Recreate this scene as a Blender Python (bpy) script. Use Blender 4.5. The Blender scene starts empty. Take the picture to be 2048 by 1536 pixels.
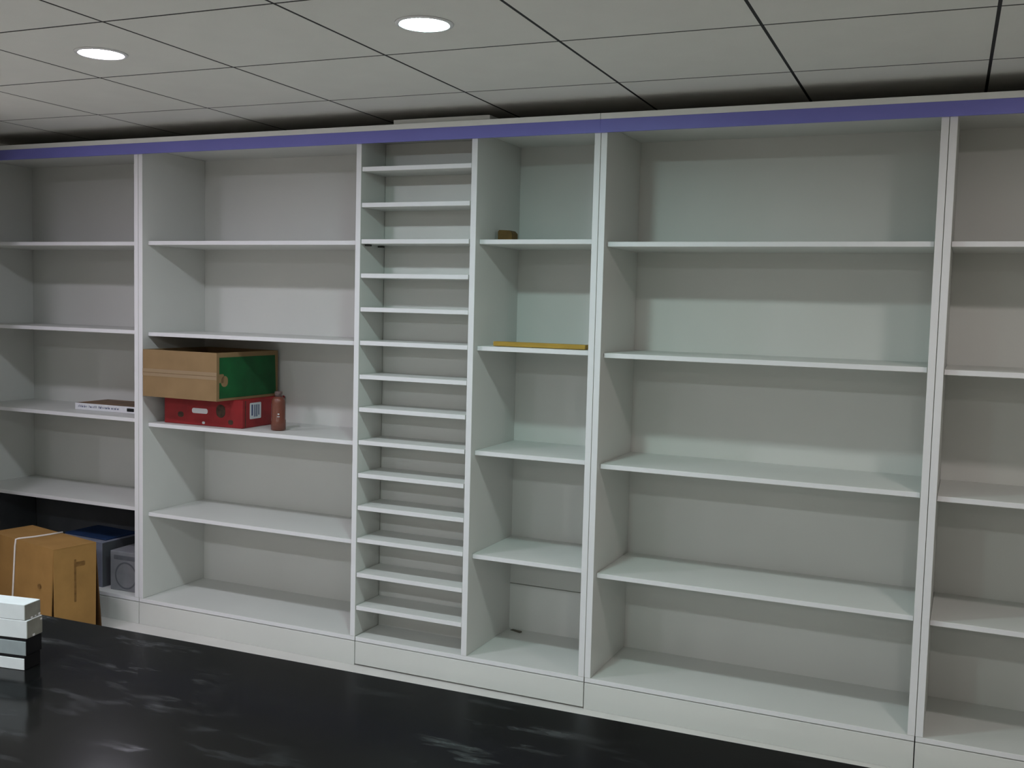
import bpy, bmesh, math, random
from mathutils import Vector, Matrix

random.seed(7)
scene = bpy.context.scene
COL = scene.collection

# ------------------------------------------------------------------ camera
cam_data = bpy.data.cameras.new('camera')
cam = bpy.data.objects.new('camera', cam_data)
COL.objects.link(cam)
RIGHT = Vector((0.91368147, 0.40563383, 0.02544339))
UP = Vector((-0.05395026, 0.05899755, 0.99679921))
FWD = Vector((-0.40283438, 0.91212964, -0.07578902))
M = Matrix((RIGHT, UP, -FWD)).transposed().to_4x4()
M.translation = Vector((1.3251, -3.7778, 1.5852))
cam.matrix_world = M
cam_data.sensor_fit = 'HORIZONTAL'
cam_data.sensor_width = 36.0
cam_data.lens = 2071.0 / 2048.0 * 36.0
cam_data.clip_start = 0.05
scene.camera = cam

# ------------------------------------------------------------------ world, exposure
world = bpy.data.worlds.new('world')
scene.world = world
world.use_nodes = True
bg = world.node_tree.nodes['Background']
bg.inputs[0].default_value = (0.9, 0.95, 1.0, 1)
bg.inputs[1].default_value = 0.05
vs = scene.view_settings
vs.view_transform = 'Standard'
vs.look = 'None'
vs.exposure = 0.0
vs.gamma = 1.0
vs.use_curve_mapping = False

LAMP_STRENGTH = 215.0
# ceiling grid frame: origin, rotation, pitch
GX, GY, GROT, GP = -1.665, -0.253, math.radians(1.07), 0.6
CEIL = 2.380


def grid(i, j):
    c, s = math.cos(GROT), math.sin(GROT)
    u, v = i * GP, (j - 2) * GP
    return (GX + u * c - v * s, GY + u * s + v * c)


# lamps: (i, j, colour, factor)
LILAC, CYAN, WARM = (0.94, 0.89, 1.04), (0.70, 1.00, 0.98), (1.00, 0.91, 0.90)
LAMPS = [
    (0.5, 0.5, LILAC, 1.0), (2.5, 0.5, CYAN, 1.25), (-1.5, 0.5, LILAC, 0.85), (5.5, 0.5, WARM, 0.9),
    (-1.5, -3.5, LILAC, 1.5), (0.5, -3.5, LILAC, 1.5), (2.5, -3.5, CYAN, 1.5), (5.5, -3.5, WARM, 1.5),
    (0.5, -7.5, WARM, 1.5), (2.5, -7.5, WARM, 1.5), (5.5, -7.5, WARM, 1.5),
]


# ------------------------------------------------------------------ materials
def new_mat(name):
    m = bpy.data.materials.new(name)
    m.use_nodes = True
    return m, m.node_tree, m.node_tree.nodes['Principled BSDF']


def mat(name, col, rough=0.5, spec=0.5, noise=0.0, scale=20.0, bump=0.0, bscale=None, stretch=(1, 1, 1), metallic=0.0):
    m, nt, b = new_mat(name)
    b.inputs['Roughness'].default_value = rough
    b.inputs['Specular IOR Level'].default_value = spec
    b.inputs['Metallic'].default_value = metallic
    b.inputs['Base Color'].default_value = (*col, 1)
    if noise or bump:
        tc = nt.nodes.new('ShaderNodeTexCoord')
        mp = nt.nodes.new('ShaderNodeMapping')
        mp.inputs['Scale'].default_value = stretch
        nt.links.new(tc.outputs['Object'], mp.inputs['Vector'])
    if noise:
        n = nt.nodes.new('ShaderNodeTexNoise')
        n.inputs['Scale'].default_value = scale
        n.inputs['Detail'].default_value = 5
        nt.links.new(mp.outputs[0], n.inputs['Vector'])
        r = nt.nodes.new('ShaderNodeValToRGB')
        lo = [c * (1 - noise) for c in col]
        hi = [min(1, c * (1 + noise)) for c in col]
        r.color_ramp.elements[0].color = (*lo, 1)
        r.color_ramp.elements[1].color = (*hi, 1)
        r.color_ramp.elements[0].position = 0.3
        r.color_ramp.elements[1].position = 0.7
        nt.links.new(n.outputs['Fac'], r.inputs['Fac'])
        nt.links.new(r.outputs['Color'], b.inputs['Base Color'])
    if bump:
        n2 = nt.nodes.new('ShaderNodeTexNoise')
        n2.inputs['Scale'].default_value = bscale or scale * 4
        n2.inputs['Detail'].default_value = 3
        nt.links.new(mp.outputs[0], n2.inputs['Vector'])
        bp = nt.nodes.new('ShaderNodeBump')
        bp.inputs['Strength'].default_value = bump
        bp.inputs['Distance'].default_value = 0.002
        nt.links.new(n2.outputs['Fac'], bp.inputs['Height'])
        nt.links.new(bp.outputs[0], b.inputs['Normal'])
    return m


def emit(name, col, strength):
    m = bpy.data.materials.new(name)
    m.use_nodes = True
    nt = m.node_tree
    nt.nodes.clear()
    e = nt.nodes.new('ShaderNodeEmission')
    e.inputs[0].default_value = (*col, 1)
    e.inputs[1].default_value = strength
    o = nt.nodes.new('ShaderNodeOutputMaterial')
    nt.links.new(e.outputs[0], o.inputs[0])
    return m


WHITE = mat('white_melamine', (0.655, 0.665, 0.635), 0.42, 0.4, 0.02, 3.0)
EDGE = mat('white_edge_band', (0.745, 0.745, 0.76), 0.4, 0.4)
BLUE = mat('blue_band', (0.20, 0.20, 0.60), 0.45, 0.4, 0.04, 4.0)
CAPW = mat('white_cap', (0.84, 0.85, 0.84), 0.45, 0.4)
TILE = mat('ceiling_tile', (0.71, 0.705, 0.665), 0.9, 0.2, 0.02, 6.0, 0.25, 220.0)
GRIDM = mat('dark_grid_metal', (0.012, 0.012, 0.013), 0.6, 0.3)
PLENUM = mat('plenum', (0.03, 0.03, 0.03), 0.9, 0.1)
WALL = mat('wall_paint', (0.70, 0.68, 0.60), 0.8, 0.2, 0.03, 2.0)
FLOOR = mat('floor_tile', (0.66, 0.645, 0.61), 0.35, 0.4, 0.06, 4.0)
TRIM = mat('lamp_trim', (0.75, 0.75, 0.76), 0.3, 0.5)
CARD = mat('cardboard', (0.33, 0.185, 0.060), 0.85, 0.15, 0.10, 9.0, 0.1, 120.0)
CARD_SHADE = mat('cardboard_shade', (0.075, 0.038, 0.014), 0.9, 0.1, 0.1, 9.0)  # darkened cardboard copy, painting the shade inside the boxes
CARD2 = mat('pale_cardboard', (0.265, 0.175, 0.088), 0.8, 0.15, 0.08, 9.0, 0.1, 120.0)
SMEAR = mat('cardboard_smear', (0.185, 0.10, 0.034), 0.9, 0.1, 0.3, 40.0)
SCRAP = mat('scrap_paper', (0.16, 0.15, 0.12), 0.9, 0.1)
TAPE = mat('carton_tape', (0.29, 0.205, 0.12), 0.45, 0.5)
SEAM = mat('carton_seam', (0.16, 0.10, 0.05), 0.9, 0.1)
GREEN = mat('green_print', (0.004, 0.085, 0.022), 0.55, 0.35, 0.35, 7.0)
RED = mat('red_print', (0.27, 0.016, 0.019), 0.55, 0.35, 0.22, 10.0)
REDD = mat('dark_print', (0.06, 0.035, 0.022), 0.6, 0.3, 0.5, 60.0)
LABEL = mat('paper_label', (0.62, 0.66, 0.68), 0.6, 0.3)
INK = mat('blue_ink', (0.045, 0.065, 0.16), 0.7, 0.2)
BLACK = mat('black_plastic', (0.006, 0.006, 0.008), 0.45, 0.4)
PAPERW = mat('white_card', (0.74, 0.75, 0.78), 0.6, 0.3, 0.05, 30.0)
GREYCARD = mat('grey_card', (0.30, 0.33, 0.35), 0.65, 0.25, 0.08, 40.0)
ENDCARD = mat('grey_green_card', (0.27, 0.28, 0.25), 0.7, 0.2, 0.12, 60.0)
BOOKCOVER = mat('brown_cover', (0.17, 0.09, 0.045), 0.5, 0.4, 0.5, 14.0)
PAGES = mat('book_pages', (0.62, 0.58, 0.50), 0.9, 0.1)
WOOD = mat('yellow_wood', (0.40, 0.25, 0.04), 0.55, 0.3, 0.15, 12.0, 0, None, (1, 8, 8))
BROWN = mat('brown_wood', (0.13, 0.075, 0.02), 0.6, 0.3, 0.2, 30.0)
STRING = mat('white_string', (0.70, 0.66, 0.62), 0.8, 0.2)
BLUECARD = mat('dark_blue_card', (0.012, 0.032, 0.09), 0.5, 0.3, 0.2, 12.0)
BGREY = mat('blue_grey_card', (0.20, 0.215, 0.27), 0.6, 0.3, 0.08, 14.0)
DGREY = mat('emblem_grey', (0.13, 0.135, 0.15), 0.6, 0.3, 0.1, 30.0)
GREYBOX = mat('grey_carton', (0.23, 0.235, 0.25), 0.6, 0.3, 0.1, 18.0)
SHADE = mat('painted_shade', (0.085, 0.09, 0.10), 0.7, 0.2, 0.15, 5.0)  # dark tone standing in for shade: compartment sheets and carton side
CLIP = mat('dark_clip', (0.03, 0.03, 0.025), 0.5, 0.4)


def counter_material():
    m, nt, b = new_mat('dusty_black_top')
    N, L = nt.nodes, nt.links
    tc = N.new('ShaderNodeTexCoord')
    mp = N.new('ShaderNodeMapping')
    mp.inputs['Rotation'].default_value = (0, 0, math.radians(-14))
    mp.inputs['Scale'].default_value = (3.2, 11.0, 1)
    L.new(tc.outputs['Object'], mp.inputs['Vector'])
    n1 = N.new('ShaderNodeTexNoise')
    n1.inputs['Scale'].default_value = 2.2
    n1.inputs['Detail'].default_value = 9
    n1.inputs['Roughness'].default_value = 0.66
    L.new(mp.outputs[0], n1.inputs['Vector'])
    r1 = N.new('ShaderNodeValToRGB')
    r1.color_ramp.elements[0].position = 0.54
    r1.color_ramp.elements[1].position = 0.80
    L.new(n1.outputs['Fac'], r1.inputs['Fac'])
    n2 = N.new('ShaderNodeTexNoise')
    n2.inputs['Scale'].default_value = 4.0
    n2.inputs['Detail'].default_value = 2
    L.new(tc.outputs['Object'], n2.inputs['Vector'])
    r2 = N.new('ShaderNodeValToRGB')
    r2.color_ramp.elements[0].position = 0.44
    r2.color_ramp.elements[1].position = 0.62
    L.new(n2.outputs['Fac'], r2.inputs['Fac'])
    mul = N.new('ShaderNodeMath')
    mul.operation = 'MULTIPLY'
    L.new(r1.outputs['Color'], mul.inputs[0])
    L.new(r2.outputs['Color'], mul.inputs[1])
    mix = N.new('ShaderNodeMix')
    mix.data_type = 'RGBA'
    mix.inputs[6].default_value = (0.0055, 0.0056, 0.0058, 1)
    mix.inputs[7].default_value = (0.060, 0.064, 0.068, 1)
    L.new(mul.outputs[0], mix.inputs[0])
    L.new(mix.outputs[2], b.inputs['Base Color'])
    rr = N.new('ShaderNodeMapRange')
    rr.inputs['To Min'].default_value = 0.13
    rr.inputs['To Max'].default_value = 0.6
    L.new(mul.outputs[0], rr.inputs['Value'])
    L.new(rr.outputs[0], b.inputs['Roughness'])
    b.inputs['Specular IOR Level'].default_value = 0.13
    return m


COUNTER = counter_material()


# ------------------------------------------------------------------ mesh helpers
def add_box(bm, x0, x1, y0, y1, z0, z1, bevel=0.0):
    vs_ = [bm.verts.new(v) for v in ((x0, y0, z0), (x1, y0, z0), (x1, y1, z0), (x0, y1, z0),
                                     (x0, y0, z1), (x1, y0, z1), (x1, y1, z1), (x0, y1, z1))]
    fs = [bm.faces.new([vs_[k] for k in f]) for f in
          ((0, 3, 2, 1), (4, 5, 6, 7), (0, 1, 5, 4), (1, 2, 6, 5), (2, 3, 7, 6), (3, 0, 4, 7))]
    if bevel:
        es = list({e for f in fs for e in f.edges})
        bmesh.ops.bevel(bm, geom=es, offset=bevel, segments=1, affect='EDGES', profile=0.5)
    return vs_


def add_hex(bm, pts):
    """box from 8 free corners (4 bottom ccw, 4 top ccw)"""
    v = [bm.verts.new(p) for p in pts]
    for f in ((0, 3, 2, 1), (4, 5, 6, 7), (0, 1, 5, 4), (1, 2, 6, 5), (2, 3, 7, 6), (3, 0, 4, 7)):
        bm.faces.new([v[k] for k in f])


def add_lathe(bm, prof, n=28, cx=0, cy=0):
    rings = []
    for r, z in prof:
        rings.append([bm.verts.new((cx + r * math.cos(2 * math.pi * k / n), cy + r * math.sin(2 * math.pi * k / n), z)) for k in range(n)])
    for a, b in zip(rings, rings[1:]):
        for k in range(n):
            bm.faces.new((a[k], a[(k + 1) % n], b[(k + 1) % n], b[k]))
    if prof[0][0] > 1e-6:
        bm.faces.new(list(reversed(rings[0])))
    if prof[-1][0] > 1e-6:
        bm.faces.new(rings[-1])
    return rings


def add_tube(bm, pts, r, n=7):
    rings = []
    P = [Vector(p) for p in pts]
    for k, p in enumerate(P):
        d = (P[min(k + 1, len(P) - 1)] - P[max(k - 1, 0)]).normalized()
        a = d.orthogonal().normalized() if k == 0 else (rings_a - d * rings_a.dot(d)).normalized()
        rings_a = a
        b = d.cross(a)
        rings.append([bm.verts.new(p + r * (a * math.cos(2 * math.pi * q / n) + b * math.sin(2 * math.pi * q / n))) for q in range(n)])
    for a, b in zip(rings, rings[1:]):
        for q in range(n):
            bm.faces.new((a[q], a[(q + 1) % n], b[(q + 1) % n], b[q]))
    bm.faces.new(list(reversed(rings[0])))
    bm.faces.new(rings[-1])


def to_mesh(name, bm, m, smooth=False):
    bmesh.ops.recalc_face_normals(bm, faces=bm.faces)
    me = bpy.data.meshes.new(name)
    bm.to_mesh(me)
    bm.free()
    me.materials.append(m)
    if smooth:
        for p in me.polygons:
            p.use_smooth = True
    return me


def link(name, me, parent=None, label=None):
    o = bpy.data.objects.new(name, me)
    COL.objects.link(o)
    if parent is not None:
        o.parent = parent
    if label:
        o['label'] = label
    return o


def obj(name, bm, m, parent=None, label=None, smooth=False):
    return link(name, to_mesh(name, bm, m, smooth), parent, label)


def box(name, x0, x1, y0, y1, z0, z1, m, parent=None, bevel=0.0, label=None):
    bm = bmesh.new()
    add_box(bm, x0, x1, y0, y1, z0, z1, bevel)
    return obj(name, bm, m, parent, label)


def banded(name, *a, **k):
    """board with a brighter edge band on its front face"""
    o = box(name, *a, **k)
    o.data.materials.append(EDGE)
    for p in o.data.polygons:
        if p.normal.y < -0.9:
            p.material_index = 1
    return o


def thing(name, label, cat, loc=(0, 0, 0), rotz=0.0, group=None):
    o = bpy.data.objects.new(name, None)
    o.empty_display_size = 0.1
    COL.objects.link(o)
    o.location = loc
    o.rotation_euler = (0, 0, rotz)
    tag(o, label, cat, group)
    return o


def tag(o, label, cat, group=None):
    o['label'] = label
    o['category'] = cat
    if group:
        o['group'] = group
    return o


def struct(o, label=None, cat=None):
    o['kind'] = 'structure'
    if label:
        o['label'] = label
    if cat:
        o['category'] = cat
    return o


# ------------------------------------------------------------------ room shell
RX0, RX1, RY0, RY1 = -3.93, 4.30, -7.36, 0.53
struct(box('floor', RX0 - .1, RX1 + .1, RY0 - .1, RY1 + .1, -0.08, 0.0, FLOOR), 'pale tiled shop floor', 'floor')
struct(box('wall_back', RX0 - .1, RX1 + .1, RY1, RY1 + 0.1, 0.0, 2.5, WALL), 'off-white wall behind the shelving', 'wall')
struct(box('wall_front', RX0 - .1, RX1 + .1, RY0 - 0.1, RY0, 0.0, 2.5, WALL), 'off-white wall facing the shelving', 'wall')
struct(box('wall_left', RX0 - 0.1, RX0, RY0, RY1, 0.0, 2.5, WALL), 'off-white side wall beyond the book shelving', 'wall')
struct(box('wall_right', RX1, RX1 + 0.1, RY0, RY1, 0.0, 2.5, WALL), 'off-white side wall beyond the empty shelving', 'wall')

struct(box('wall_pillar', -3.40, -2.87, -1.03, -0.50, 0.0, CEIL - 0.001, WALL, None, 0.004), 'off-white square pillar in front of the book shelving', 'pillar')

ceiling = struct(box('ceiling', RX0 - .1, RX1 + .1, RY0 - .1, RY1 + .1, 2.42, 2.5, PLENUM),
                 'suspended ceiling of square off-white tiles with dark joints', 'ceiling')
GAP = 0.0050


def tile_mesh(hole=None, y1=GP):
    bm = bmesh.new()
    a, b, c, d = GAP, GP - GAP, GAP, y1 - GAP
    if hole is None:
        add_box(bm, a, b, c, d, 0, 0.012)
    else:
        n = 32
        cx = cy = GP / 2
        h = GP / 2 - GAP
        outer, inner, outer2, inner2 = [], [], [], []
        for k in range(n):
            t = 2 * math.pi * k / n + math.pi / 4
            ct, st = math.cos(t), math.sin(t)
            s = h / max(abs(ct), abs(st))
            outer.append(bm.verts.new((cx + s * ct, cy + s * st, 0)))
            inner.append(bm.verts.new((cx + hole * ct, cy + hole * st, 0)))
            outer2.append(bm.verts.new((cx + s * ct, cy + s * st, 0.012)))
            inner2.append(bm.verts.new((cx + hole * ct, cy + hole * st, 0.012)))
        for k in range(n):
            q = (k + 1) % n
            bm.faces.new((outer[k], outer[q], inner[q], inner[k]))
            bm.faces.new((outer2[k], inner2[k], inner2[q], outer2[q]))
            bm.faces.new((outer[k], outer2[k], outer2[q], outer[q]))
            bm.faces.new((inner[k], inner[q], inner2[q], inner2[k]))
    return to_mesh('ceiling_tile', bm, TILE)


tile_a, tile_h, tile_s = tile_mesh(), tile_mesh(0.0705), tile_mesh(None, 0.16)
lamp_cells = {(math.floor(i), math.floor(j)) for i, j, _, _ in LAMPS}
I0, I1, J0, J1 = -4, 10, -10, 3
for i in range(I0, I1):
    for j in range(J0, J1 + 1):
        me = tile_h if (i, j) in lamp_cells else (tile_s if j == J1 else tile_a)
        t = link('ceiling_tile', me, ceiling)
        x, y = grid(i, j)
        t.location = (x, y, CEIL)
        t.rotation_euler = (0, 0, GROT)
# dark recessed bars seen through the joints
for i in range(I0, I1 + 1):
    b = box('grid_bar', -0.0049, 0.0049, 0, (J1 - J0) * GP + 0.16, 0.0, 0.010, GRIDM, ceiling)
    x, y = grid(i, J0)
    b.location = (x, y, CEIL + 0.0003)
    b.rotation_euler = (0, 0, GROT)
for j in range(J0, J1 + 1):
    b = box('grid_bar', 0, (I1 - I0) * GP, -0.0049, 0.0049, 0.0, 0.010, GRIDM, ceiling)
    x, y = grid(I0, j)
    b.location = (x, y, CEIL + 0.0005)
    b.rotation_euler = (0, 0, GROT)


# ------------------------------------------------------------------ downlights
def lamp_parts(t, col, strength):
    bm = bmesh.new()
    n = 36
    prof = [(0.070, 0.004), (0.0695, -0.003), (0.073, -0.0055), (0.083, -0.0035), (0.0845, -0.0004), (0.072, -0.0004)]
    add = []
    for r, z in prof:
        add.append([bm.verts.new((r * math.cos(2 * math.pi * k / n), r * math.sin(2 * math.pi * k / n), z)) for k in range(n)])
    for a, b in zip(add, add[1:] + add[:1]):
        for k in range(n):
            bm.faces.new((a[k], a[(k + 1) % n], b[(k + 1) % n], b[k]))
    obj('trim_ring', bm, TRIM, t, 'pale metal trim ring', True)
    bm = bmesh.new()
    add_lathe(bm, [(0.0692, 0.008), (0.0692, 0.0), (0.04, -0.0015), (0.0, -0.002)][::-1], 36)
    obj('lit_diffuser', bm, emit('lamp_glow', col, strength), t, 'glowing white diffuser', True)


lamp_labels = {
    (0.5, 0.5): 'lit round recessed ceiling downlight in front of the shelving unit with the stacked boxes',
    (2.5, 0.5): 'lit round recessed ceiling downlight in front of the unit of narrow slots',
    (-1.5, 0.5): 'lit round recessed ceiling downlight in front of the unit with the book',
    (5.5, 0.5): 'lit round recessed ceiling downlight in front of the outermost empty shelving unit',
}
for i, j, c, k in LAMPS:
    x, y = grid(i, j)
    t = thing('ceiling_downlight', lamp_labels.get((i, j), 'lit round recessed ceiling downlight behind the black counter'),
              'ceiling light', (x, y, CEIL), 0, 'round ceiling downlights')
    lamp_parts(t, c, LAMP_STRENGTH * k)

# ------------------------------------------------------------------ shelving
T = 0.0255          # upright thickness
D = 0.435           # inner depth
REC = 0.035         # set-back of the loose shelves
ST = 0.019          # shelf thickness
ZB0, ZB1 = 0.1087, 0.1275
ZT0, ZT1 = 2.273, 2.294
SHELF_Z = (1.842, 1.415, 0.982, 0.549)


def carcass(name, label, x0, x1, left=True, right=True, gap=0.0, back_z=None):
    t = thing(name, label, 'shelving', (x0, 0, 0), 0, 'white shelving units along the wall')
    w = x1 - x0
    g = 0.0018
    box('plinth', g, w - g, 0.0, 0.02, gap, ZB0 - 0.0032, WHITE, t, 0.0008)
    box('plinth_support', 0.05, 0.07, 0.03, D, 0, ZB0 - 0.0006, WHITE, t)
    box('plinth_support', w - 0.07, w - 0.05, 0.03, D, 0, ZB0 - 0.0006, WHITE, t)
    banded('bottom_panel', g, w - g, 0.001, D, ZB0, ZB1, WHITE, t, 0.0008)
    xl, xr = 0.0, w
    if left:
        banded('side_panel', 0.0009, T, 0.0, D, ZB1 + 0.0006, ZT0 - 0.0005, WHITE, t, 0.0008)
        xl = T
    if right:
        banded('side_panel', w - T, w - 0.0009, 0.0, D, ZB1 + 0.0006, ZT0 - 0.0005, WHITE, t, 0.0008)
        xr = w - T
    box('top_panel', g, w - g, 0.0, D, ZT0, ZT1, WHITE, t)
    if back_z is None:
        box('back_panel', g, w - g, D + 0.0005, D + 0.008, ZB0, ZT1, WHITE, t)
    else:
        box('back_panel', g, w - g, D + 0.0005, D + 0.008, ZB0, back_z - 0.0015, WHITE, t)
        box('back_panel', g, w - g, D + 0.0005, D + 0.008, back_z + 0.0015, ZT1, WHITE, t)
    return t, xl, xr


def shelves(t, xl, xr, zs, y0, y1, dz=None, gapr=0.002):
    for k, z in enumerate(zs):
        s = banded('shelf', 0, xr - xl - 0.001 - gapr, 0, y1 - y0, -ST, 0, WHITE, t, 0.0012)
        s.location = (xl + 0.001, y0, z)


X_L, X_U1, X_U2, X_U4, X_U5, X_R = -3.492, -2.288, -1.062, 0.0, 1.221, 2.442
t, a, b = carcass('shelving_unit', 'white shelving unit with a white-spined book lying on one shelf', X_L, X_U1)
shelves(t, a, b, (1.842, 1.42, 0.995, 0.562), REC, D)
t, a, b = carcass('shelving_unit', 'white shelving unit with a red and a green-sided box on one shelf', X_U1, X_U2)
shelves(t, a, b, (1.845, 1.414, 0.980, 0.545), REC, D)
t, a, b = carcass('shelving_unit', 'white shelving unit split into a ladder of narrow slots and a shelf column', X_U2, X_U4, left=False, gap=0.0065, back_z=0.335)
XD0, XD1 = 0.517, 0.5425      # divider, local
banded('divider', XD0, XD1, 0.0, D, ZB1 + 0.0006, ZT0 - 0.0005, WHITE, t, 0.0008)
SD = 0.195                    # slot depth
box('slot_back_panel', 0.0015, XD0 - 0.0006, SD, SD + 0.008, ZB1 + 0.0006, ZT0 - 0.0006, WHITE, t)
SLOTS = (2.151, 2.001, 1.848, 1.704, 1.561, 1.418, 1.273, 1.132, 0.990, 0.847, 0.705, 0.563, 0.410, 0.264)
for k, z in enumerate(SLOTS):
    s = banded('slot_shelf', 0, XD0 - 0.0015 - (0.006 if k in (1, 2, 3, 7, 8, 9) else 0.0025), 0, SD - 0.006, -ST, 0, WHITE, t, 0.001)
    s.location = (0.0012, 0.004, z)
shelves(t, XD1, b, (1.848, 1.416, 0.985, 0.552), REC, D)
for px_, py_ in ((0.003, 0.03), (0.003, 0.135)):      # dark clips under the third slot shelf
    box('shelf_clip', px_, px_ + 0.022, py_, py_ + 0.022, SLOTS[2] - ST - 0.008, SLOTS[2] - ST - 0.0004, CLIP, t, 0.001, 'small dark shelf support clip')
t, a, b = carcass('shelving_unit', 'wide empty white shelving unit right beside the ladder of narrow slots', X_U4, X_U5)
shelves(t, a, b, (1.838, 1.41, 0.976, 0.542), REC, D)
t, a, b = carcass('shelving_unit', 'empty white shelving unit at the outer end, past the other empty one', X_U5, X_R)
shelves(t, a, b, (1.838, 1.405, 0.970, 0.535), REC, D)

# fascia boards
for x0, x1, lab in ((X_L, X_U4, 'long blue fascia with white top strip above the book, box and slot units'),
                    (X_U4, X_R, 'blue fascia with white top strip above the two empty shelving units')):
    t = thing('fascia_board', lab, 'fascia', (x0, 0, 2.246), 0, 'blue fascia boards')
    w = x1 - x0
    box('blue_band', 0.0, w, -0.012, -0.0008, 0.0, 0.049, BLUE, t, 0.0006, 'blue painted band')
    box('white_strip', 0.001, w - 0.001, -0.014, 0.012, 0.0493, 0.0712, CAPW, t, 0.0008, 'white top strip')
# flat panel left on top of the cabinets
t = thing('loose_panel', 'pale flat panel lying on top of the slot unit behind the blue fascia', 'panel', (-0.94, 0.03, ZT1))
box('panel_sheet', 0, 0.46, 0, 0.30, 0.0005, 0.030, CAPW, t, 0.001)
box('panel_sheet', 0.01, 0.455, 0.004, 0.29, 0.0305, 0.050, CAPW, t, 0.001)


# ------------------------------------------------------------------ boxes on the second unit's shelf
# red carton
t = thing('fruit_carton', 'red printed carton with light painted in its hand slot under the tan and green box', 'box', (-2.205, 0.082, 0.9805), math.radians(1.0))
W_, D_, H_ = 0.458, 0.335, 0.132
box('carton_body', 0, W_, 0, D_, 0, H_, RED, t, 0.003)
def rounded_plate(w, h, r, th, n=5):
    """plate in the xz plane, facing -y, centred"""
    bm = bmesh.new()
    pts = []
    for sx, sz, a0 in ((1, 1, 0), (-1, 1, 90), (-1, -1, 180), (1, -1, 270)):
        for k in range(n + 1):
            a = math.radians(a0 + 90 * k / n)
            pts.append((sx * (w / 2 - r) + r * math.cos(a), sz * (h / 2 - r) + r * math.sin(a)))
    f = [bm.verts.new((x, -th, z)) for x, z in pts]
    g = [bm.verts.new((x, 0, z)) for x, z in pts]
    m = len(pts)
    bm.faces.new(f)
    bm.faces.new(g[::-1])
    for k in range(m):
        bm.faces.new((f[k], g[k], g[(k + 1) % m], f[(k + 1) % m]))
    return bm
def plate(name, x, y, z, w, h, r, m, parent, rz=0.0, th=0.0012, label=None):
    o = obj(name, rounded_plate(w, h, r, th), m, parent, label)
    o.location = (x, y, z)
    o.rotation_euler = (0, 0, rz)
    return o
plate('slot_light', 0.213, 0.0, 0.069, 0.092, 0.024, 0.010, PAPERW, t, 0, 0.001, 'white plate painting light in the hand slot')  # white plate paints the light showing through the hand hole
plate('round_emblem', 0.335, 0.0, 0.075, 0.052, 0.062, 0.025, REDD, t, 0, 0.0008, 'dark floral emblem')
plate('round_emblem', 0.10, 0.0, 0.046, 0.034, 0.026, 0.012, REDD, t, 0, 0.0008, 'dark floral emblem')
plate('round_emblem', 0.392, 0.0, 0.026, 0.028, 0.022, 0.010, REDD, t, 0, 0.0008, 'dark floral emblem')
plate('round_emblem', 0.235, 0.0, 0.014, 0.016, 0.012, 0.005, LABEL, t, 0, 0.0008, 'small pale mark')
lb = plate('paper_label', W_, 0.098, 0.078, 0.085, 0.076, 0.005, LABEL, t, math.radians(90), 0.0012, 'white label with blue print')
for k, (w, h, x, z) in enumerate(((0.010, 0.052, -0.026, 0.004), (0.004, 0.058, -0.010, 0.0), (0.003, 0.058, -0.002, 0.0), (0.005, 0.058, 0.006, 0.0), (0.003, 0.058, 0.015, 0.0), (0.006, 0.05, 0.025, 0.003))):
    plate('printed_bar', x, -0.0013, z, w, h, 0.0012, INK, lb, 0, 0.0004)
bm = bmesh.new()
add_box(bm, W_ - 0.004, W_ + 0.0012, 0.02, 0.024, 0.004, H_ - 0.004)
obj('side_crease', bm, REDD, t)

# tan carton with a green side
t = thing('tan_carton', 'open tan cardboard carton with a green printed side, resting on the red carton', 'box', (-2.243, -0.019, 1.1132), math.radians(-1.0))
t.rotation_euler = (0, math.radians(0.0), math.radians(-1.5))
W2, D2, H2 = 0.446, 0.44, 0.222
box('carton_base', 0.005, W2 - 0.005, 0.005, D2 - 0.005, 0.0, 0.006, CARD_SHADE, t)
box('front_wall', 0, W2, 0, 0.0049, 0.0, H2, CARD2, t, 0.001)
box('back_wall', 0, W2, D2 - 0.0049, D2, 0.0, H2, CARD2, t, 0.001)
box('side_wall', 0, 0.0049, 0.005, D2 - 0.005, 0.0, H2, CARD2, t)
box('side_wall', W2 - 0.0049, W2, 0.005, D2 - 0.005, 0.0, H2, CARD2, t)
box('inner_shade', 0.0055, W2 - 0.0055, 0.0055, D2 - 0.0055, 0.0062, H2 - 0.035, CARD_SHADE, t, 0, 'dark brown fill painting the shade inside')  # solid dark block stands in for the shade inside the open carton
box('tape_strip', -0.0006, W2 + 0.0006, -0.0009, -0.0001, 0.098, 0.132, TAPE, t, 0, 'tape along the carton seam')
box('flap_seam', 0.002, W2 - 0.002, -0.0014, -0.00095, 0.1135, 0.1155, SEAM, t)
# green print with a knob-shaped gap at the seam: outline in local (y, z)
pts = [(0.018, 0.012), (0.018, 0.200), (0.415, 0.200), (0.425, 0.012)]
bm = bmesh.new()
f = [bm.verts.new((W2 + 0.0012, y, z)) for y, z in pts]
g = [bm.verts.new((W2 + 0.0002, y, z)) for y, z in pts]
bm.faces.new(f)
bm.faces.new(g[::-1])
for k in range(len(pts)):
    q = (k + 1) % len(pts)
    bm.faces.new((f[k], g[k], g[q], f[q]))
bmesh.ops.triangulate(bm, faces=[fc for fc in bm.faces if len(fc.verts) > 4])
obj('green_print', bm, GREEN, t, 'green printed panel')
plate('tan_knob', W2 + 0.0011, 0.052, 0.090, 0.046, 0.050, 0.021, CARD2, t, math.radians(90), 0.0006, 'tan knob-shaped gap in the print')
plate('tan_knob', W2 + 0.0011, 0.030, 0.104, 0.034, 0.040, 0.006, CARD2, t, math.radians(90), 0.0006)

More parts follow.
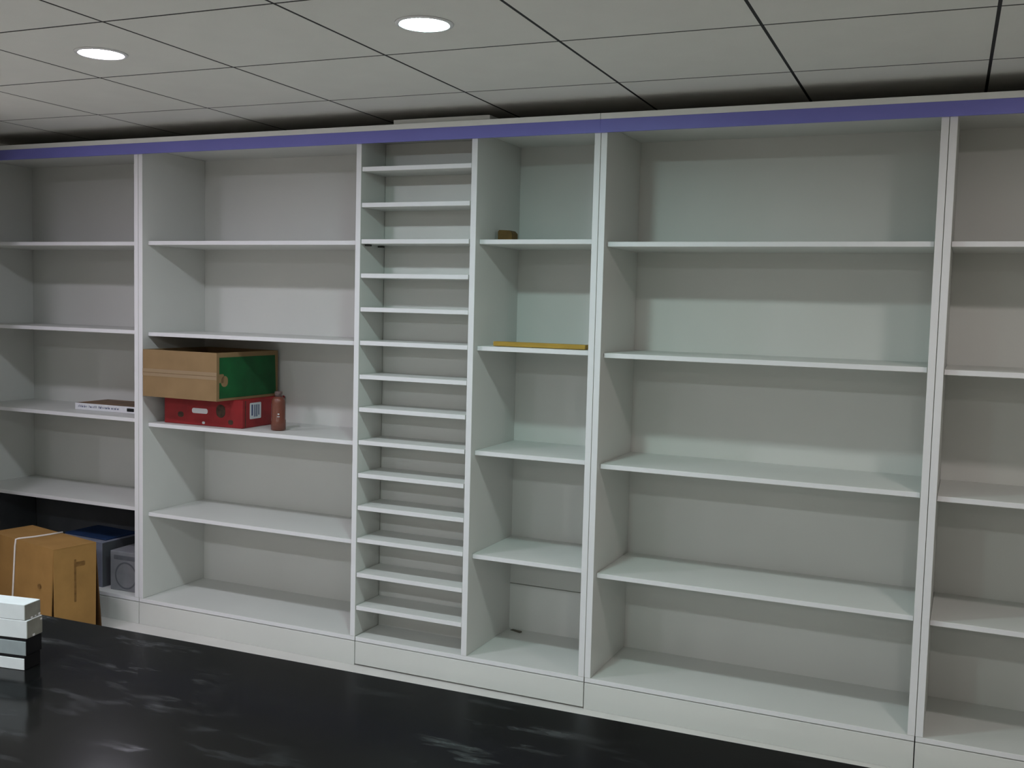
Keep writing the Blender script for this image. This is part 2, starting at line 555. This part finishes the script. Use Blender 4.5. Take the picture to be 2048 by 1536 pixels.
# bottle
t = thing('bottle', 'reddish brown plastic bottle standing in front of the red carton', 'bottle', (-1.588, 0.150, 0.9805))
m_b, nt_b, pb_ = new_mat('amber_plastic')
pb_.inputs['Base Color'].default_value = (0.20, 0.068, 0.045, 1)
pb_.inputs['Roughness'].default_value = 0.18
pb_.inputs['Transmission Weight'].default_value = 0.25
bm = bmesh.new()
add_lathe(bm, [(0.0, 0.0), (0.030, 0.0), (0.0345, 0.004), (0.0345, 0.046), (0.0325, 0.052), (0.0320, 0.130), (0.0305, 0.140), (0.026, 0.149), (0.020, 0.154), (0.018, 0.156), (0.0, 0.156)], 28)
obj('bottle_body', bm, m_b, t, None, True)
m_c, nt_c, pc_ = new_mat('clear_neck')
pc_.inputs['Base Color'].default_value = (0.22, 0.15, 0.14, 1)
pc_.inputs['Roughness'].default_value = 0.12
pc_.inputs['Transmission Weight'].default_value = 0.5
bm = bmesh.new()
add_lathe(bm, [(0.0, 0.1562), (0.0165, 0.1562), (0.0165, 0.166), (0.0185, 0.168), (0.0185, 0.179), (0.017, 0.181), (0.0, 0.181)], 24)
obj('bottle_neck', bm, m_c, t, 'clear screw neck', True)
plate('printed_mark', 0.0193, -0.0260, 0.078, 0.008, 0.005, 0.002, LABEL, t, math.radians(36.6), 0.0006, 'small pale print')
plate('printed_mark', 0.0193, -0.0260, 0.066, 0.012, 0.003, 0.001, LABEL, t, math.radians(36.6), 0.0006, 'small pale print')

# ------------------------------------------------------------------ book
t = thing('book', 'thick book lying flat with its white lettered spine outward', 'book', (-2.870, 0.165, 0.9955), math.radians(1.0))
BW, BD, BH = 0.40, 0.225, 0.034
box('page_block', 0.004, BW - 0.004, 0.004, BD - 0.003, 0.003, BH - 0.003, PAGES, t)
box('cover', 0, BW, 0.0015, BD, BH - 0.0028, BH, BOOKCOVER, t, 0.0004, 'brown printed front cover')
box('cover', 0, BW, 0.0015, BD, 0.0, 0.0028, BOOKCOVER, t, 0.0004)
sp = box('spine', 0, BW, -0.0005, 0.0035, 0.0002, BH - 0.0002, PAPERW, t, 0.0006, 'white spine with dark blue lettering')
x = 0.022
rnd = random.Random(3)
bm = bmesh.new()
for word in (8, 7, 10, 7):                       # four lettered words, too blurred in the photograph to read
    for k in range(word):
        h = rnd.choice((0.0085, 0.0085, 0.0125))
        w = rnd.uniform(0.0052, 0.0074)
        add_box(bm, x, x + 0.0021, -0.0010, -0.0004, 0.0125, 0.0125 + h)
        if rnd.random() < 0.75:
            add_box(bm, x + 0.0018, x + w - 0.0012, -0.0010, -0.0004, rnd.choice((0.0125, 0.0185)), rnd.choice((0.0145, 0.0200)) if False else 0.0200)
        x += w + 0.0012
    x += 0.009
obj('spine_lettering', bm, INK, sp, 'row of small dark blue lettering')
plate('spine_emblem', 0.366, -0.0006, 0.017, 0.046, 0.017, 0.003, BLACK, sp, 0, 0.0005, 'black emblem')

# ------------------------------------------------------------------ things in the narrow column
t = thing('measuring_stick', 'yellow wooden stick lying on a shelf of the narrow column', 'stick', (-0.463, 0.070, 1.4165), math.radians(0.6))
bm = bmesh.new()
add_box(bm, 0, 0.398, 0, 0.045, 0.001, 0.0195, 0.0015)
obj('bar', bm, WOOD, t)
bm = bmesh.new()
add_box(bm, 0.17, 0.26, 0.002, 0.043, 0.0, 0.001)
obj('stick_shadow', bm, CLIP, t, 'thin dark strip painting the shadow underneath')  # dark strip paints the shadow under the slightly raised stick
bm = bmesh.new()
pr = [(0, 0), (0.060, 0), (0.064, 0.006), (0.064, 0.034), (0.052, 0.046), (0.006, 0.048), (0, 0.042)]
f = [bm.verts.new((x_, 0, z_)) for x_, z_ in pr]
g = [bm.verts.new((x_, 0.06, z_)) for x_, z_ in pr]
bm.faces.new(f); bm.faces.new(g[::-1])
for k in range(len(pr)):
    q = (k + 1) % len(pr)
    bm.faces.new((f[k], g[k], g[q], f[q]))
o = obj('wooden_block', bm, BROWN)
o.location = (-0.500, 0.17, 1.8485)
tag(o, 'small brown wooden block on the top shelf of the narrow column', 'block')
bm = bmesh.new()
add_hex(bm, [(0, 0, 0), (0.055, -0.02, 0), (0.06, -0.008, 0), (0.008, 0.012, 0), (0, 0, 0.002), (0.055, -0.02, 0.006), (0.06, -0.008, 0.007), (0.008, 0.012, 0.003)])
o = obj('paper_scrap', bm, SCRAP)
o.location = (-0.50, 0.405, ZB1 + 0.0003)
tag(o, 'small grey paper scrap in the bottom back corner of the narrow column', 'scrap')

# ------------------------------------------------------------------ cartons at the book unit
A = math.radians(-12.0)
t = thing('cardboard_box', 'large brown cardboard box tied with white string, standing on the floor', 'box', (-2.946, -0.286, 0.0), A)
CW, CD, CH = 0.552, 0.212, 0.432      # local: x along the front, y back
box('shade_core', 0.014, CW - 0.016, 0.014, CD - 0.014, 0.004, CH - 0.006, CARD_SHADE, t)  # dark core paints the inner shade seen through the open corners
bm = bmesh.new()
th = 0.005
add_hex(bm, [(0, -0.004, 0), (CW - 0.028, -0.004, 0), (CW - 0.028, th - 0.004, 0), (0, th - 0.004, 0),
             (0, 0, CH), (CW - 0.001, 0, CH), (CW - 0.001, th, CH), (0, th, CH)])
fp = obj('front_panel', bm, CARD, t)
bm = bmesh.new()
add_hex(bm, [(CW - 0.006, 0.004, 0), (CW, 0.004, 0), (CW - 0.002, CD - 0.004, 0), (CW - 0.008, CD - 0.004, 0),
             (CW - 0.006, 0.001, CH), (CW, 0.001, CH), (CW, CD, CH), (CW - 0.006, CD, CH)])
obj('side_flap', bm, CARD, t)
bm = bmesh.new()
add_hex(bm, [(0, CD + 0.008, 0), (CW + 0.002, CD + 0.022, 0), (CW + 0.002, CD + 0.027, 0), (0, CD + 0.013, 0),
             (0, CD - th, CH), (CW - 0.004, CD - th, CH), (CW - 0.004, CD, CH), (0, CD, CH)])
obj('back_panel', bm, CARD_SHADE, t)  # inner shade put into this panel's dark tone
bm = bmesh.new()
add_hex(bm, [(0, 0.006, 0), (0.005, 0.006, 0), (0.005, CD - 0.006, 0), (0, CD - 0.006, 0),
             (0, 0.006, CH - 0.006), (0.005, 0.006, CH - 0.006), (0.005, CD - 0.006, CH - 0.006), (0, CD - 0.006, CH - 0.006)])
obj('side_flap', bm, CARD, t)
bm = bmesh.new()
add_box(bm, 0, CW, 0, CD, CH - 0.005, CH + 0.0005, 0.002)
obj('top_panel', bm, CARD, t)
bm = bmesh.new()
add_tube(bm, [(0.20, -0.0085, 0.03), (0.215, -0.0065, 0.2), (0.232, -0.0045, 0.40), (0.236, -0.002, CH + 0.001), (0.245, 0.006, CH + 0.004), (0.262, 0.07, CH + 0.004), (0.268, 0.14, CH + 0.004), (0.27, CD, CH + 0.004)], 0.0042)
obj('string', bm, STRING, t, 'white string over the box', True)
plate('dark_stain', 0.44, -0.0052, 0.245, 0.026, 0.022, 0.010, SMEAR, t, 0, 0.0004)
pl = plate('torn_strip', CW, 0.105, 0.27, 0.010, 0.20, 0.004, SMEAR, t, math.radians(90), 0.0008)
plate('torn_strip', CW, 0.13, 0.345, 0.05, 0.022, 0.006, SMEAR, t, math.radians(90), 0.0006)

t = thing('blue_topped_carton', 'blue-grey carton with a dark blue top on the lowest shelf behind the cardboard box', 'box', (-2.888, 0.072, ZB1 + 0.0003), math.radians(-4))
box('carton_body', 0, 0.315, 0, 0.245, 0, 0.228, BGREY, t, 0.002)
box('blue_lid', 0.0, 0.300, 0.035, 0.245, 0.2282, 0.236, BLUECARD, t, 0.002, 'dark blue lid')
box('side_shade', 0.3152, 0.3165, 0.001, 0.240, 0.004, 0.224, SHADE, t, 0, 'dark strip painting the shaded side')  # shade on the carton's right side, put in as a dark strip

t = thing('painted_shade', 'added dark grey boards painting the shade in the lowest shelf space behind the tied cardboard box', 'board', (-3.45, 0.418, ZB1 + 0.0003))  # added sheets paint the shade of this compartment's back and side
box('shade_sheet', 0.013, 1.13, 0, 0.012, 0, 0.405, SHADE, t, 0.001)
box('shade_sheet', -0.012, 0.0, -0.37, 0.012, 0, 0.402, SHADE, t, 0.001)

t = thing('grey_carton', 'grey carton with a faint round emblem on the lowest shelf against the upright', 'box', (-2.520, 0.050, ZB1 + 0.0003), math.radians(2))
box('carton_body', 0, 0.190, 0, 0.25, 0, 0.196, GREYBOX, t, 0.002)
plate('header_band', 0.098, -0.0001, 0.166, 0.15, 0.022, 0.004, DGREY, t, 0, 0.0006)
bm = bmesh.new()
n = 30
ro, ri = 0.068, 0.060
vo = [bm.verts.new((0.098 + ro * math.cos(2 * math.pi * k / n), -0.0009, 0.078 + ro * math.sin(2 * math.pi * k / n))) for k in range(n)]
vi = [bm.verts.new((0.098 + ri * math.cos(2 * math.pi * k / n), -0.0009, 0.078 + ri * math.sin(2 * math.pi * k / n))) for k in range(n)]
wo = [bm.verts.new(v.co + Vector((0, 0.0008, 0))) for v in vo]
wi = [bm.verts.new(v.co + Vector((0, 0.0008, 0))) for v in vi]
for k in range(n):
    q = (k + 1) % n
    bm.faces.new((vo[k], vo[q], vi[q], vi[k]))
    bm.faces.new((vo[k], wo[k], wo[q], vo[q]))
    bm.faces.new((vi[k], vi[q], wi[q], wi[k]))
obj('round_emblem', bm, DGREY, t, 'dark ring emblem')

# ------------------------------------------------------------------ counter in the foreground
t = thing('counter', 'long shop counter with a dusty polished black top', 'counter', (-1.30, -2.447, 0.0), math.radians(1.2))
CL, CDP = 3.9, 0.68
box('counter_top', 0, CL, -CDP, 0, 0.962, 1.0, COUNTER, t, 0.002, 'dusty polished black top')
box('counter_body', 0.05, CL - 0.05, -CDP + 0.05, -0.05, 0.08, 0.9615, WHITE, t, 0.002)
box('toe_kick', 0.08, CL - 0.08, -CDP + 0.10, -0.10, 0.0, 0.0795, GRIDM, t)

# stack of four small boxes on it
def small_box(name, label, x, y, z, h, body, end, rz, notch):
    t = thing(name, label, 'box', (x, y, z), math.radians(rz), 'small white boxes stacked on the counter')
    L_, d_ = 0.12, 0.0355
    lid = 0.0042 if end is BLACK else 0.0
    box('carton_body', -L_, 0, 0, d_, 0.0002, h - 0.0004 - lid, body, t, 0.0006)
    if lid:
        box('gap_slab', -L_ + 0.001, -0.0004, 0.0012, d_ - 0.0006, h - 0.0003 - lid, h - 0.0002, BLACK, t, 0, 'black slab in the gap above the carton')  # black inset slab fills the dark gap up to the next carton
    box('end_flap', 0.00005, 0.0007, 0.0006, d_ - 0.0006, 0.0008, h - 0.001, end, t, 0, 'end flap')
    if notch:
        for ny, nz, s in notch:
            box('torn_edge', 0.0006, 0.0014, ny, ny + s, nz, nz + s * 0.7, PAPERW, t, 0.0002, 'torn white paper edge')
    return t
BX, BY = 0.0085, -2.644
small_box('small_carton', 'bright white small carton at the bottom of the stack on the black counter', BX, BY, 1.0, 0.0228, PAPERW, BLACK, 9.0, None)
small_box('small_carton', 'grey small carton second from the bottom of the stack on the counter', BX + 0.0025, BY + 0.001, 1.0228, 0.0272, GREYCARD, BLACK, 9.5, None)
small_box('small_carton', 'pale small carton with torn end lying below the topmost one on the counter', BX + 0.004, BY + 0.002, 1.0500, 0.0288, PAPERW, ENDCARD, 10.5, [(0.012, 0.001, 0.005), (0.030, 0.022, 0.004)])
small_box('small_carton', 'white small carton on top of the stack on the black counter', BX + 0.0005, BY + 0.001, 1.0788, 0.0252, PAPERW, ENDCARD, 9.5, [(0.013, 0.0, 0.004), (0.030, 0.001, 0.0045), (0.022, 0.0003, 0.003)])
